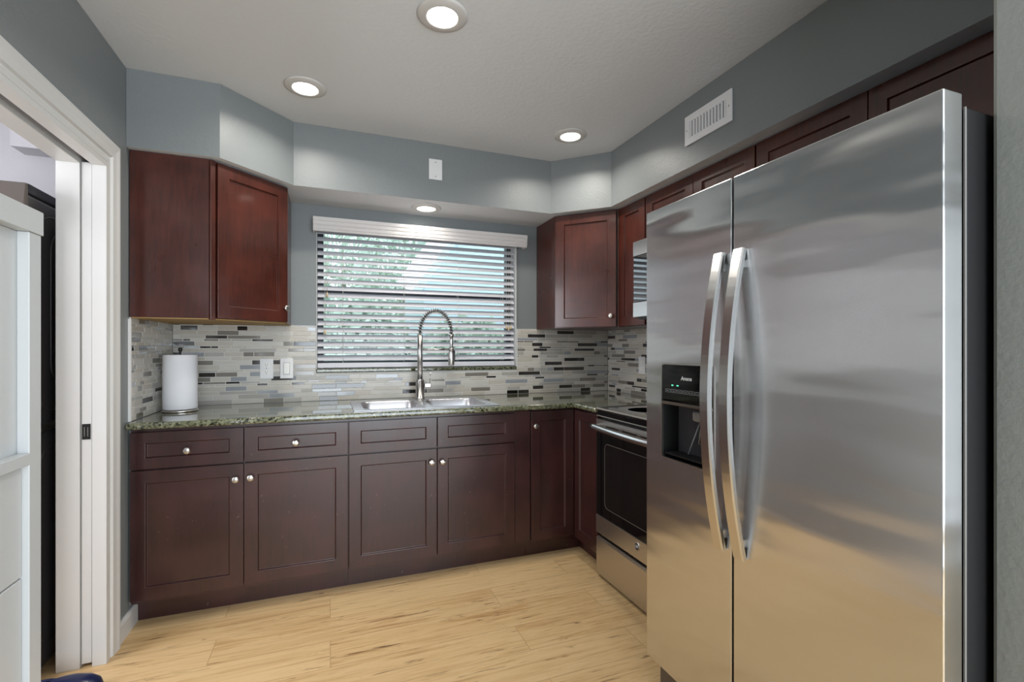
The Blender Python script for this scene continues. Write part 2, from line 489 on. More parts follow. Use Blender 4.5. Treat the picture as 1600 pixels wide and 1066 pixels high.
# doorway casing (mitred, stepped profile), split jambs
def casing_profile(): return [(0.0, 0.0), (0.0, 0.010), (0.014, 0.010), (0.020, 0.006), (0.028, 0.006), (0.034, 0.014), (0.060, 0.016), (0.078, 0.020), (0.088, 0.020), (0.092, 0.016), (0.092, 0.0)]
prof = casing_profile()
b = MB()
ring = []
for u, w in prof:
    ring.append([(XL + w, DY0 - u, 0.0), (XL + w, DY0 - u, DZ + u), (XL + w, DY1 + u, DZ + u), (XL + w, DY1 + u, 0.0)])
P = [p for r in ring for p in r]
F = []
for i in range(len(prof)):
    j = (i + 1) % len(prof)
    for k in range(3): F.append((i * 4 + k, j * 4 + k, j * 4 + k + 1, i * 4 + k + 1))
F += [tuple(i * 4 for i in range(len(prof))), tuple(i * 4 + 3 for i in range(len(prof)))]
b.poly(P, F)
cas = b.build('trim_2', M['white'], bevel=0.0)
struct(cas, 'white moulded casing around the laundry doorway', 'door casing')
b = MB()
JT = 0.004
for xa, xb in ((KX, XL + 0.010), (LX0 - 0.012, LX1)):
    b.box(xa, xb, DY1 - JT - 0.012, DY1 - 0.0005, 0, DZ - 0.02)
    b.box(xa, xb, DY0 + 0.0005, DY0 + JT + 0.012, 0, DZ - 0.02)
    b.box(xa, xb, DY0 + 0.0005, DY1 - 0.0005, DZ - 0.02, DZ - 0.0005)
struct(b.build('trim_3', M['white'], bevel=0.0012), 'white split jamb with a dark track slot', 'door jamb')
b = MB().box(LX1 + 0.001, KX - 0.001, DY0 + 0.1, DY1 + 0.6, DZ + 0.012, DZ + 0.02)
b.build('track', M['dark'], bpy.data.objects['trim_3'])
pd = MB().box(LX1 + 0.003, KX - 0.003, DY1 - 0.010, DY1 + 0.76, 0.014, DZ - 0.012).build('door_1', M['white'], bevel=0.0015)
struct(pd, 'white pocket door slid into the wall, only its edge showing', 'pocket door')
lx = (LX1 + KX) / 2
MB().box(lx - 0.013, lx + 0.013, DY1 - 0.0125, DY1 - 0.0095, 0.885, 0.945).build('latch', M['black'], pd)
b = MB().box(lx - 0.006, lx - 0.0045, DY1 - 0.0135, DY1 - 0.0124, 0.897, 0.933).box(lx + 0.0045, lx + 0.006, DY1 - 0.0135, DY1 - 0.0124, 0.897, 0.933)
b.build('latch_plate', M['edge'], pd)
b = MB().extrude([(XL + 0.0005, 0), (XL + 0.013, 0), (XL + 0.013, 0.07), (XL + 0.007, 0.085), (XL + 0.0005, 0.085)], 2.4235, 2.632, 'y')
struct(b.build('baseboard_left', M['white']), 'short white baseboard between the doorway and the base cabinet', 'baseboard')
b = MB().box(-1.040, -0.962, DY0 + 0.03, DY1 - 0.110, 0.0, 0.005)
struct(b.build('trim_4', M['thresh'], bevel=0.002), 'bare wooden threshold strip in the laundry doorway', 'threshold')

# window: frame, panes, sill
FY0, FY1 = 3.262, 3.312
win = MB()
fw = 0.040
win.box(WX0 + 0.001, WX0 + fw, FY0, FY1, WZ0 + 0.001, WZ1 - 0.001).box(WX1 - fw, WX1 - 0.001, FY0, FY1, WZ0 + 0.001, WZ1 - 0.001)
win.box(WX0 + fw, WX1 - fw, FY0, FY1, WZ0 + 0.001, WZ0 + 0.045).box(WX0 + fw, WX1 - fw, FY0, FY1, WZ1 - 0.045, WZ1 - 0.001)
MR = 1.582
win.box(WX0 + fw, WX1 - fw, FY0 - 0.004, FY1, MR - 0.008, MR + 0.026)
wf = win.build('window_1', M['bronze'], bevel=0.002)
struct(wf, 'dark bronze single-hung window over the sink', 'window')
MB().box(WX0 + fw, WX1 - fw, FY0 + 0.024, FY0 + 0.027, WZ0 + 0.045, MR - 0.008).build('pane', M['glass'], wf)
MB().box(WX0 + fw, WX1 - fw, FY0 + 0.034, FY0 + 0.037, MR + 0.026, WZ1 - 0.045).build('pane', M['glass'], wf)
b = MB().box(WX0 - 0.001, WX1 + 0.001, YB - 0.016, FY0 - 0.001, WZ0 - 0.024, WZ0 - 0.001)
b.build('window_sill', M['granite'], wf, bevel=0.006, seg=3)
# thin white reveal lining at the sides and head
b = MB().box(WX1 - 0.004, WX1 - 0.0005, YB - 0.012, FY0 - 0.001, WZ0, WZ1 - 0.001).box(WX0 + 0.0005, WX0 + 0.004, YB - 0.002, FY0 - 0.001, WZ0, WZ1 - 0.001)
b.build('window_reveal', M['white'], wf)

# ------------------------------------------------------------------ blinds
bl = thing('window_blind', 'white slatted blind with a moulded valance hanging in the window over the sink', 'blind', ((WX0 + WX1) / 2, YB, WZ1))
VY = 3.10
vp = [(VY + 0.012, 1.948), (VY + 0.006, 1.952), (VY + 0.006, 1.960), (VY + 0.002, 1.966), (VY + 0.002, 1.978), (VY + 0.005, 1.983), (VY, 1.990), (VY, 2.008), (VY - 0.004, 2.013), (VY - 0.004, 2.033), (VY + 0.012, 2.033)]
b = MB().extrude(vp, -0.097, 1.297, 'x')
for xa in (-0.097, 1.285):
    b.box(xa, xa + 0.012, VY + 0.012, YB - 0.001, 1.948, 2.033)
b.build('valance', M['valance'], bl, world=True)
MB().box(WX0 + 0.012, WX1 - 0.012, YB - 0.035, YB + 0.015, WZ1 - 0.018, WZ1 - 0.001).build('headrail', M['slat'], bl, world=True)
SY = YB + 0.026
tilt = math.radians(38)
pitch = 0.0436
b = MB()
sx0, sx1 = WX0 + 0.007, WX1 - 0.010
slz = []
z = WZ0 + 0.066
while z < WZ1 - 0.040:
    slz.append(z); z += pitch
cv = [(-0.025, 0.0), (-0.012, 0.0016), (0.0, 0.0022), (0.012, 0.0016), (0.025, 0.0)]
for z in slz:
    pr = []
    for u, w in cv: pr.append((u, w + 0.0014))
    for u, w in reversed(cv): pr.append((u, w - 0.0014))
    q = []
    for u, w in pr:
        q.append((SY + u * math.cos(tilt) - w * math.sin(tilt), z + u * math.sin(tilt) + w * math.cos(tilt)))
    b.extrude(q, sx0, sx1, 'x')
b.build('slats', M['slat'], bl, world=True)
MB().box(sx0, sx1, SY - 0.026, SY + 0.022, WZ0 + 0.004, WZ0 + 0.034).build('bottom_rail', M['slat'], bl, world=True, bevel=0.003)
for x in (0.075, 0.455, 0.815, 1.140):
    b = MB()
    for dy in (-0.0225, 0.0225):
        b.tube([(x, SY + dy, WZ0 + 0.02), (x, SY + dy, WZ1 - 0.03)], 0.0009, 6)
    b.build('ladder_cord', M['cord'], bl, world=True)
def tassel_cord(x, z, y):
    c = MB().tube([(x, y, z), (x, y, WZ1 - 0.03)], 0.0009, 6).build('pull_cord', M['cord'], bl, world=True)
    MB().lathe([(0.001, 0.030), (0.0045, 0.026), (0.0065, 0.012), (0.007, 0.0), (0.001, -0.001)], (x, y, z - 0.028), seg=12).build('tassel', M['tassel'], c, world=True)
TY = SY - 0.031
tassel_cord(-0.018, 1.585, TY); tassel_cord(-0.030, 1.352, TY)
tassel_cord(1.166, 1.402, TY); tassel_cord(1.182, 1.392, TY); tassel_cord(1.197, 1.402, TY)

# ------------------------------------------------------------------ backsplash
rnd = random.Random(11)
bs = thing('tile_backsplash', 'mosaic strip tile backsplash of beige stone and grey glass around the counter', 'backsplash', (XL, YB, 0.914))
def tile_panel(u0, u1, place, holes, seed):
    rnd = random.Random(seed)
    b = MB()
    z = 0.9155
    ztop = 1.376
    def add(ua, ub, za, zb, mi):
        e = 0.0012
        P = [place(ua, za, 0), place(ub, za, 0), place(ub, zb, 0), place(ua, zb, 0), place(ua + e, za + e, 1), place(ub - e, za + e, 1), place(ub - e, zb - e, 1), place(ua + e, zb - e, 1)]
        b.poly(P, [(4, 5, 6, 7), (0, 1, 5, 4), (1, 2, 6, 5), (2, 3, 7, 6), (3, 0, 4, 7)], mi)
    hs = [0.0250, 0.0185, 0.0115, 0.0250, 0.0115, 0.0185]
    k = 0
    while z < ztop - 0.004:
        h = hs[k % 6] if rnd.random() < 0.7 else rnd.choice(hs); k += 1
        z1 = min(z + h, ztop)
        u = u0 - rnd.random() * 0.1
        while u < u1:
            L = rnd.choice([0.055, 0.085, 0.11, 0.11, 0.14, 0.17]) * (0.66 if h < 0.012 else 1.0)
            mi = rnd.choices(range(7), TILE_W)[0]
            if mi < 3: L *= 1.15
            ua, ub = max(u, u0), min(u + L - 0.0026, u1)
            u += L
            if ub - ua < 0.006: continue
            segs = [(ua, ub)]
            for (ha, hb, hz) in holes:
                ns = []
                for a, c in segs:
                    if z1 <= hz or c <= ha or a >= hb: ns.append((a, c)); continue
                    if a < ha: ns.append((a, ha))
                    if c > hb: ns.append((hb, c))
                segs = ns
            for a, c in segs:
                if c - a > 0.006: add(a, c, z, z1, mi)
        z = z1 + 0.0024
    return b
TM = TILE + [M['grout']]
# back panel
HOLE = [(WX0 - 0.002, WX1 + 0.002, WZ0 - 0.026)]
b = tile_panel(XL + 0.009, XR - 0.009, lambda u, z, t: (u, YB - (0.0075 if t else 0.0055), z), HOLE, 5)
g = MB().cells([XL + 0.0085, WX0 - 0.001, WX1 + 0.001, XR - 0.0085], [0.9145, WZ0 - 0.025, 1.377], lambda x, z: not (WX0 < x < WX1 and z > WZ0 - 0.02), 0, 0.0055)
for p in g.v: p.x, p.y, p.z = p.x, YB - 0.0004 - p.z, p.y
o = len(b.v); b.v += g.v; b.f += [[i + o for i in f] for f in g.f]; b.mi += [7] * len(g.f); b.sm += [False] * len(g.f)
b.build('tile_panel', TM, bs, world=True, fix=False)
# left return, right return
b = tile_panel(2.568, YB - 0.009, lambda u, z, t: (XL + (0.0075 if t else 0.0055), u, z), [], 8)
b.box(XL + 0.0004, XL + 0.0056, 2.568, YB - 0.006, 0.9145, 1.377, 7)
b.build('tile_panel', TM, bs, world=True)
b = tile_panel(1.46, YB - 0.009, lambda u, z, t: (XR - (0.0075 if t else 0.0055), u, z), [], 21)
b.box(XR - 0.0056, XR - 0.0004, 1.46, YB - 0.006, 0.9145, 1.377, 7)
b.build('tile_panel', TM, bs, world=True)
b = MB().box(XL + 0.0004, XL + 0.010, 2.555, 2.567, 0.9145, 1.368)
b.build('edge_strip', M['plastic'], bs, world=True)
MB().box(WX1 + 0.003, WX1 + 0.009, YB - 0.010, YB - 0.0004, WZ0 - 0.02, 1.377).build('edge_strip', M['plastic'], bs, world=True)

# ------------------------------------------------------------------ cabinets
KNOBP = [(0.0055, 0.0), (0.005, 0.010), (0.008, 0.014), (0.0150, 0.018), (0.0158, 0.022), (0.0145, 0.0255), (0.009, 0.0275), (0.0001, 0.028)]
def knob(parent, x, y, z):
    o = MB().lathe(KNOBP, (x, y, z), (0, -1, 0), 20).box(x - 0.012, x + 0.012, y - 0.0292, y - 0.027, z - 0.0016, z + 0.0016)
    return o.build('knob', M['nickel'], parent)
def shaker(parent, name, x0, x1, z0, z1, y, m, stile=0.057, kn=None, th=0.020):
    yf, yr, yb = y - th, y - th + 0.009, y
    s = min(stile, (z1 - z0) * 0.30)
    b = MB()
    A = [(x0, z0), (x1, z0), (x1, z1), (x0, z1)]
    I = [(x0 + stile, z0 + s), (x1 - stile, z0 + s), (x1 - stile, z1 - s), (x0 + stile, z1 - s)]
    e = 0.0035
    I2 = [(x0 + stile + e, z0 + s + e), (x1 - stile - e, z0 + s + e), (x1 - stile - e, z1 - s - e), (x0 + stile + e, z1 - s - e)]
    P = [(x, yf, z) for x, z in A] + [(x, yf, z) for x, z in I] + [(x, yr, z) for x, z in I2] + [(x, yb, z) for x, z in A]
    F = []
    for i in range(4):
        j = (i + 1) % 4
        F += [(i, j, 4 + j, 4 + i), (4 + i, 4 + j, 8 + j, 8 + i), (j, i, 12 + i, 12 + j)]
    F += [(8, 9, 10, 11), (15, 14, 13, 12)]
    b.poly(P, F)
    d = b.build(name, m, parent, bevel=0.0012)
    if kn: knob(d, kn[0], yf, kn[1])
    return d
CH, CL = M['cherry'], M['cherrylow']
FB = 2.565                # face of the base carcasses
TOPZ = 0.8825
def base_cabinet(name, label, x0, x1, sink=False):
    t = thing(name, label, 'base cabinet', (x0, FB, 0), 0)
    W = x1 - x0; D = YB - FB - 0.02
    b = MB().box(0, 0.018, 0.0, D, 0.105, TOPZ).box(W - 0.018, W, 0.0, D, 0.105, TOPZ).box(0.018, W - 0.018, 0.0, D, 0.105, 0.123).box(0.018, W - 0.018, D - 0.008, D, 0.123, TOPZ)
    b.box(0.018, W - 0.018, 0.0, 0.018, TOPZ - 0.022, TOPZ).box(0.018, W - 0.018, 0.0, 0.018, 0.690, 0.714).box(W * 0.5 - 0.02, W * 0.5 + 0.02, 0.0, 0.018, 0.123, 0.690)
    if not sink: b.box(0.018, W - 0.018, 0.018, D - 0.008, TOPZ - 0.014, TOPZ)
    b.build('carcass', CL, t)
    MB().box(0.0, W, 0.068, 0.080, 0, 0.104).build('toe_kick', CL, t)
    return t
ZD0, ZD1, ZW0, ZW1 = 0.124, 0.697, 0.704, 0.866
x0 = -0.822
t = base_cabinet('base_cabinet', 'dark cherry base cabinet with two drawers over two doors at the left end', x0, 0.0855)
MB().box(XL + 0.001 - x0, -0.0005, 0.004, 0.02, 0.105, TOPZ).build('filler_strip', M['wall'], t)
shaker(t, 'drawer', 0.002, 0.440, ZW0, ZW1, -0.0006, CL, kn=(0.218, 0.778)); shaker(t, 'drawer', 0.4435, 0.9055, ZW0, ZW1, -0.0006, CL, kn=(0.666, 0.781))
shaker(t, 'door', 0.002, 0.440, ZD0, ZD1, -0.0006, CL, kn=(0.410, 0.628)); shaker(t, 'door', 0.4435, 0.9055, ZD0, ZD1, -0.0006, CL, kn=(0.472, 0.630))
x0 = 0.0865
t = base_cabinet('sink_cabinet', 'dark cherry sink base cabinet with two false drawer fronts and two doors', x0, 1.085, True)
shaker(t, 'drawer_front', 0.0025, 0.4505, ZW0, ZW1, -0.0006, CL); shaker(t, 'drawer_front', 0.4545, 0.901, ZW0, ZW1, -0.0006, CL)
shaker(t, 'door', 0.0025, 0.4505, ZD0, ZD1, -0.0006, CL, kn=(0.4205, 0.629)); shaker(t, 'door', 0.4545, 0.901, ZD0, ZD1, -0.0006, CL, kn=(0.4795, 0.627))
MB().box(0.904, 0.9975, -0.0165, -0.0006, 0.124, 0.876).build('filler_strip', CL, t, bevel=0.0012)
# corner base
t = thing('corner_base_cabinet', 'dark cherry corner base cabinet with a tall door on each side of the inner corner', 'base cabinet', (1.086, FB, 0))
b = MB().prism([(1.0865, FB), (1.390, FB), (1.390, 2.273), (1.985, 2.273), (1.985, YB - 0.02), (1.0865, YB - 0.02)], 0.105, TOPZ)
b.build('carcass', CL, t, world=True)
b = MB().prism([(1.0865, 2.633), (1.455, 2.633), (1.455, 2.273), (1.467, 2.273), (1.467, 2.645), (1.0865, 2.645)], 0, 0.104)
b.build('toe_kick', CL, t, world=True)
shaker(t, 'door', 0.004, 0.281, 0.120, 0.872, -0.0006, CL, kn=(0.026, 0.788))
sub = bpy.data.objects.new('door', None)
d2 = shaker(None, 'door', 0.0, 0.2665, 0.110, 0.872, 0, CL)
bpy.data.objects.remove(sub)
d2.parent = t; d2.location = (1.3894 - 1.086, 2.5415 - FB, 0); d2.rotation_euler = (0, 0, -PI / 2)

# wall cabinets
UB, UT = 1.372, SOFF - 0.004
t = thing('corner_wall_cabinet', 'dark cherry diagonal corner wall cabinet left of the window', 'wall cabinet', (-0.525, 2.56, UB), PI / 4)
b = MB().prism([(-0.826, 2.5605), (-0.525, 2.5605), (-0.2205, 2.865), (-0.2205, YB - 0.008), (-0.826, YB - 0.008)], UB + 0.006, UT)
b.build('carcass', CH, t, world=True, bevel=0.001)
b = MB().prism([(-0.82, 2.567), (-0.53, 2.567), (-0.228, 2.868), (-0.228, YB - 0.012), (-0.82, YB - 0.012)], UB + 0.001, UB + 0.0058)
b.build('bottom_panel', M['ply'], t, world=True)
MB().box(-0.002, 0.022, -0.016, -0.0006, 0.0, UT - UB - 0.004).build('face_stile', CH, t, bevel=0.002)
shaker(t, 'door', 0.030, 0.418, 0.008, UT - UB - 0.010, -0.0006, CH, kn=(0.396, 0.082))
t = thing('corner_wall_cabinet', 'dark cherry diagonal corner wall cabinet right of the window', 'wall cabinet', (1.397, 2.862, UB), -PI / 4)
b = MB().prism([(1.397, YB - 0.008), (1.397, 2.862), (1.6985, 2.5605), (1.990, 2.5605), (1.990, YB - 0.008)], UB, UT)
b.build('carcass', CH, t, world=True, bevel=0.001)
shaker(t, 'door', 0.012, 0.410, 0.004, UT - UB - 0.010, -0.0006, CH, kn=(0.380, 0.070))
def right_cab(name, label, ya, yb, z0, doors, xf=1.71):
    t = thing(name, label, 'wall cabinet', (xf, ya, z0), -PI / 2)     # local x runs towards the camera side
    W = ya - yb
    MB().box(0, W, 0, XR - xf - 0.010, 0, UT - z0).build('carcass', CH, t, bevel=0.001)
    for a, c, kn in doors: shaker(t, 'door', a, c, 0.004, UT - z0 - 0.006, -0.0006, CH, kn=kn)
    return t
right_cab('wall_cabinet', 'narrow tall cherry wall cabinet between the corner cabinet and the microwave', 2.559, 2.287, UB, [(0.004, 0.268, None)])
right_cab('wall_cabinet', 'short cherry wall cabinet above the microwave', 2.2855, 1.527, 1.842, [(0.004, 0.3845, None), (0.388, 0.755, None)])
right_cab('wall_cabinet', 'short cherry wall cabinet above the refrigerator', 1.5255, 0.535, 1.765, [(0.004, 0.4515, None), (0.455, 0.900, None)])

# ------------------------------------------------------------------ counter
CF = 2.507
b = MB().cells([-0.827, 0.150, 0.870, 1.352, 1.991], [2.275, CF, 2.585, 3.000, 3.161], lambda x, y: (y > CF or x > 1.352) and not (0.150 < x < 0.870 and 2.585 < y < 3.000), 0.884, 0.914)
ct = b.build('granite_countertop', M['granite'], bevel=0.011, seg=4)
tag(ct, 'speckled green granite countertop running round the corner to the range', 'countertop')

# ------------------------------------------------------------------ sink
sk = thing('kitchen_sink', 'double bowl stainless steel drop-in sink under the window', 'sink', (0.508, 2.80, 0.914))
def rrect(x0, x1, y0, y1, r, n=5):
    pts = []
    for cx, cy, a0 in ((x1 - r, y1 - r, 0), (x0 + r, y1 - r, 90), (x0 + r, y0 + r, 180), (x1 - r, y0 + r, 270)):
        for k in range(n + 1):
            a = math.radians(a0 + 90 * k / n)
            pts.append((cx + r * math.cos(a), cy + r * math.sin(a)))
    return pts
def loops(b, rings, cap=True, mi=0, smooth=True):
    n = len(rings[0]); o = len(b.v)
    for r in rings: b.v += [Vector(p) for p in r]
    for j in range(len(rings) - 1):
        for k in range(n):
            b.f.append([o + j * n + k, o + j * n + (k + 1) % n, o + (j + 1) * n + (k + 1) % n, o + (j + 1) * n + k]); b.mi.append(mi); b.sm.append(smooth)
    if cap:
        b.f.append([o + (len(rings) - 1) * n + k for k in range(n)]); b.mi.append(mi); b.sm.append(False)
SX0, SX1, SY0, SY1 = 0.112, 0.903, 2.553, 3.058
bowls = [(0.162, 0.490), (0.532, 0.860)]
BY0, BY1 = 2.592, 2.985
# deck plate: a plan with two bowl openings
b = MB().cells([SX0, 0.162, 0.490, 0.532, 0.860, SX1], [SY0, BY0, BY1, SY1], lambda x, y: not (BY0 < y < BY1 and (0.162 < x < 0.490 or 0.532 < x < 0.860)), 0.9145, 0.9185)
b.build('deck', M['sinksteel'], sk, world=True, bevel=0.0015, fix=True)
for xa, xb in bowls:
    b = MB()
    rings = []
    e = 0.0003
    for ins, z, r in ((-0.003, 0.9192, 0.060), (0.002, 0.9192, 0.058), (0.007, 0.912, 0.056), (0.012, 0.85, 0.055), (0.018, 0.76, 0.055), (0.030, 0.738, 0.05), (0.055, 0.732, 0.04)):
        rings.append([(x, y, z) for x, y in rrect(xa + ins, xb - ins, BY0 + ins, BY1 - ins, r)])
    loops(b, rings)
    # corner gussets between the square cut-out and the round bowl mouth
    q = rrect(xa - 0.003, xb + 0.003, BY0 - 0.003, BY1 + 0.003, 0.060)
    cor = [(xb + 0.003, BY1 + 0.003), (xa - 0.003, BY1 + 0.003), (xa - 0.003, BY0 - 0.003), (xb + 0.003, BY0 - 0.003)]
    for i in range(4):
        arc = q[i * 6:i * 6 + 6]
        P = [(x, y, 0.9192) for x, y in arc] + [(cor[i][0], cor[i][1], 0.9192)]
        b.poly(P, [tuple(range(7))])
    bo = b.build('bowl', M['sinksteel'], sk, world=True, fix=False)
    cx, cy = (xa + xb) / 2, (BY0 + BY1) / 2 + 0.03
    MB().lathe([(0.042, 0.0), (0.042, 0.003), (0.034, 0.003), (0.028, 0.0012), (0.0001, 0.0012)], (cx, cy, 0.7325), seg=24).build('drain', M['chrome'], bo, world=True)

# ------------------------------------------------------------------ faucet
fx, fy = 0.530, 3.022
fa = thing('kitchen_faucet', 'tall spring neck pull-down steel faucet standing behind the sink', 'faucet', (fx, fy, 0.919))
MB().lathe([(0.031, 0.0), (0.031, 0.006), (0.0265, 0.008), (0.0265, 0.115), (0.021, 0.125), (0.0001, 0.125)], (fx, fy, 0.9192), seg=28).build('body', M['chrome'], fa, world=True)
MB().lathe([(0.0165, 0.0), (0.0165, 0.28), (0.012, 0.282), (0.0001, 0.282)], (fx, fy, 1.0443), seg=24).build('riser', M['chrome'], fa, world=True)
lv = MB().box(fx + 0.0262, fx + 0.068, fy - 0.014, fy + 0.014, 0.990, 1.018).build('lever', M['chrome'], fa, world=True, bevel=0.004)
MB().tube([(fx + 0.062, fy, 1.0185), (fx + 0.066, fy - 0.004, 1.088)], 0.0032, 8).build('lever_rod', M['chrome'], lv, world=True)
R, HZ = 0.0985, 0.150
zA = 1.3265
ax = Vector((0.985, -0.17, 0)).normalized()
def arc(tt):      # from the riser's top over to the spray head
    a = PI - PI * tt
    return Vector((fx, fy, zA)) + ax * (R + R * math.cos(a)) + Vector((0, 0, HZ * math.sin(a) ** 0.9 if math.sin(a) > 0 else 0))
MB().tube([arc(k / 40) for k in range(41)], 0.0075, 10).build('hose', M['black'], fa, world=True)
turns, per = 26, 14
pts = []
for k in range(turns * per + 1):
    tt = k / (turns * per); c = arc(tt)
    d = (arc(min(1, tt + 0.01)) - arc(max(0, tt - 0.01))).normalized()
    side = ax.cross(Vector((0, 0, 1))).normalized(); nn = side.cross(d).normalized()
    w = 2 * PI * k / per
    pts.append(c + (nn * math.cos(w) + side * math.sin(w)) * 0.0155)
MB().tube(pts, 0.0021, 6).build('spring', M['chrome'], fa, world=True)
e = arc(1.0)
sp = MB().lathe([(0.017, 0.0), (0.018, -0.010), (0.012, -0.016), (0.010, -0.03), (0.0105, -0.09), (0.0150, -0.098), (0.0185, -0.12), (0.0195, -0.19), (0.017, -0.197), (0.0001, -0.197)], (e.x, e.y, e.z), seg=24).build('spray_head', M['chrome'], fa, world=True)
MB().box(e.x + 0.008, e.x + 0.024, e.y - 0.006, e.y + 0.006, e.z - 0.175, e.z - 0.10).build('trigger', M['black'], sp, world=True, bevel=0.003)
p0 = Vector((fx, fy, 1.232)) + ax * 0.0168; p1 = Vector((e.x, e.y, 1.232)) - ax * 0.0155
br = MB().tube([p0, p1], 0.0070, 12)
br.lathe([(0.0125, -0.008), (0.0165, -0.008), (0.0165, 0.008), (0.0125, 0.008), (0.0125, -0.008)], (e.x, e.y, 1.232), seg=20)
br.build('support_arm', M['chrome'], fa, world=True)

# ------------------------------------------------------------------ paper towels
px_, py_ = -0.722, 2.905
pt = thing('paper_towel_holder', 'steel upright paper towel holder on the counter by the left corner', 'paper towel holder', (px_, py_, 0.9142))
MB().lathe([(0.078, 0.0), (0.080, 0.004), (0.078, 0.010), (0.02, 0.012), (0.0001, 0.012)], (px_, py_, 0.9145), seg=40).build('base', M['nickel'], pt, world=True)
MB().lathe([(0.005, 0.0), (0.005, 0.292), (0.004, 0.294), (0.009, 0.299), (0.0105, 0.306), (0.008, 0.314), (0.0001, 0.317)], (px_, py_, 0.9266), seg=16).build('rod', M['black'], pt, world=True)
b = MB()
b.lathe([(0.019, 0.0), (0.074, 0.0), (0.0755, 0.004), (0.0755, 0.274), (0.074, 0.278), (0.019, 0.278), (0.019, 0.0)], (px_, py_, 0.9275), seg=48)
tag(b.build('paper_towel_roll', M['paper']), 'full white paper towel roll standing on its holder', 'paper towels')

# ------------------------------------------------------------------ plates on the walls
def plate(parent, cx, cz, y, w=0.072, h=0.120): return MB().box(cx - w / 2, cx + w / 2, y - 0.006, y - 0.0003, cz - h / 2, cz + h / 2).build('cover_plate', M['plastic'], parent, bevel=0.003, seg=3)
TYF = YB - 0.0078
t = thing('power_outlet', 'white duplex power outlet on the backsplash left of the window', 'outlet', (-0.3525, TYF, 1.1175))
plate(t, 0, 0, 0)
for dz in (0.021, -0.021):
    r = MB().prism([(x, y) for x, y in rrect(-0.017, 0.017, -0.0145, 0.0145, 0.009)], 0, 0.0022)
    for p in r.v: p.x, p.y, p.z = p.x, -0.0062 - p.z, dz + p.y
    rc = r.build('receptacle', M['plastic2'], t)
    MB().box(-0.0075, -0.0055, -0.0092, -0.0080, dz - 0.001, dz + 0.008).box(0.0055, 0.0075, -0.0092, -0.0080, dz, dz + 0.007).lathe([(0.0026, 0), (0.0026, 0.001)], (0, -0.0082, dz - 0.008), (0, -1, 0), 12).build('slots', M['dark'], rc)
MB().lathe([(0.003, 0), (0.002, 0.001), (0.0001, 0.0012)], (0, -0.0062, 0), (0, -1, 0), 12).build('screw', M['edge'], t)
t = thing('light_switch', 'white rocker light switch beside the outlet on the backsplash', 'switch', (-0.2445, TYF, 1.1175))
plate(t, 0, 0, 0)
rk = MB().poly([(-0.0165, -0.0062, -0.0335), (0.0165, -0.0062, -0.0335), (0.0165, -0.0062, 0.0335), (-0.0165, -0.0062, 0.0335), (-0.0155, -0.0115, -0.033), (0.0155, -0.0115, -0.033), (0.0155, -0.0075, 0.033), (-0.0155, -0.0075, 0.033)],
               [(4, 5, 6, 7), (0, 1, 5, 4), (1, 2, 6, 5), (2, 3, 7, 6), (3, 0, 4, 7), (0, 3, 2, 1)]).build('rocker', M['plastic2'], t, bevel=0.0006)
MB().box(-0.0185, 0.0185, -0.0064, -0.0058, -0.036, 0.036).build('rocker_frame', M['edge'], t)
t = thing('power_outlet', 'white outlet plate on the right wall above the range, half hidden by the refrigerator', 'outlet', (XR - 0.0078, 2.727, 1.121), -PI / 2)
plate(t, 0, 0, 0)
for dz in (0.021, -0.021):
    r = MB().prism([(x, y) for x, y in rrect(-0.017, 0.017, -0.0145, 0.0145, 0.009)], 0, 0.0022)
    for p in r.v: p.x, p.y, p.z = p.x, -0.0062 - p.z, dz + p.y
    r.build('receptacle', M['plastic2'], t)
t = thing('blank_cover_plate', 'blank white cover plate on the soffit above the window', 'cover plate', (0.5865, 2.8195, 2.304))
plate(t, 0, 0, 0, 0.080, 0.122)
for dz in (0.042, -0.042): MB().lathe([(0.0035, 0), (0.003, 0.001), (0.0001, 0.0012)], (0, -0.0061, dz), (0, -1, 0), 12).build('screw', M['edge'], t)

# air vent on the right soffit
vt = thing('air_vent', 'white slotted air vent grille on the right hand soffit', 'vent', (1.6295, 1.733, 2.295), -PI / 2)
W, H = 0.294, 0.142
fr_ = MB().cells([-W / 2, -W / 2 + 0.034, W / 2 - 0.034, W / 2], [-H / 2, -H / 2 + 0.034, H / 2 - 0.034, H / 2], lambda x, z: not (abs(x) < W / 2 - 0.034 and abs(z) < H / 2 - 0.034), 0, 0.009)
for p in fr_.v: p.x, p.y, p.z = p.x, -0.0005 - p.z, p.y
fr_.build('frame', M['plastic'], vt, bevel=0.003)
MB().box(-W / 2 + 0.033, W / 2 - 0.033, -0.0012, -0.0004, -H / 2 + 0.033, H / 2 - 0.033).build('duct', M['gasket'], vt)
b = MB()
nl = 12
for k in range(nl):
    x = -W / 2 + 0.040 + k * (W - 0.080) / (nl - 1); a = 0.5
    dx, dy = 0.0062 * math.sin(a), 0.0042
    b.prism([(x - dx - 0.001, -0.0096), (x - dx + 0.001, -0.0096), (x + dx + 0.001, -0.0016), (x + dx - 0.001, -0.0016)], -H / 2 + 0.0335, H / 2 - 0.0335)
b.build('louvers', M['plastic'], vt)
for dx in (-1, 1): MB().lathe([(0.0035, 0), (0.003, 0.001), (0.0001, 0.0012)], (dx * (W / 2 - 0.016), -0.0096, 0), (0, -1, 0), 12).build('screw', M['edge'], vt)

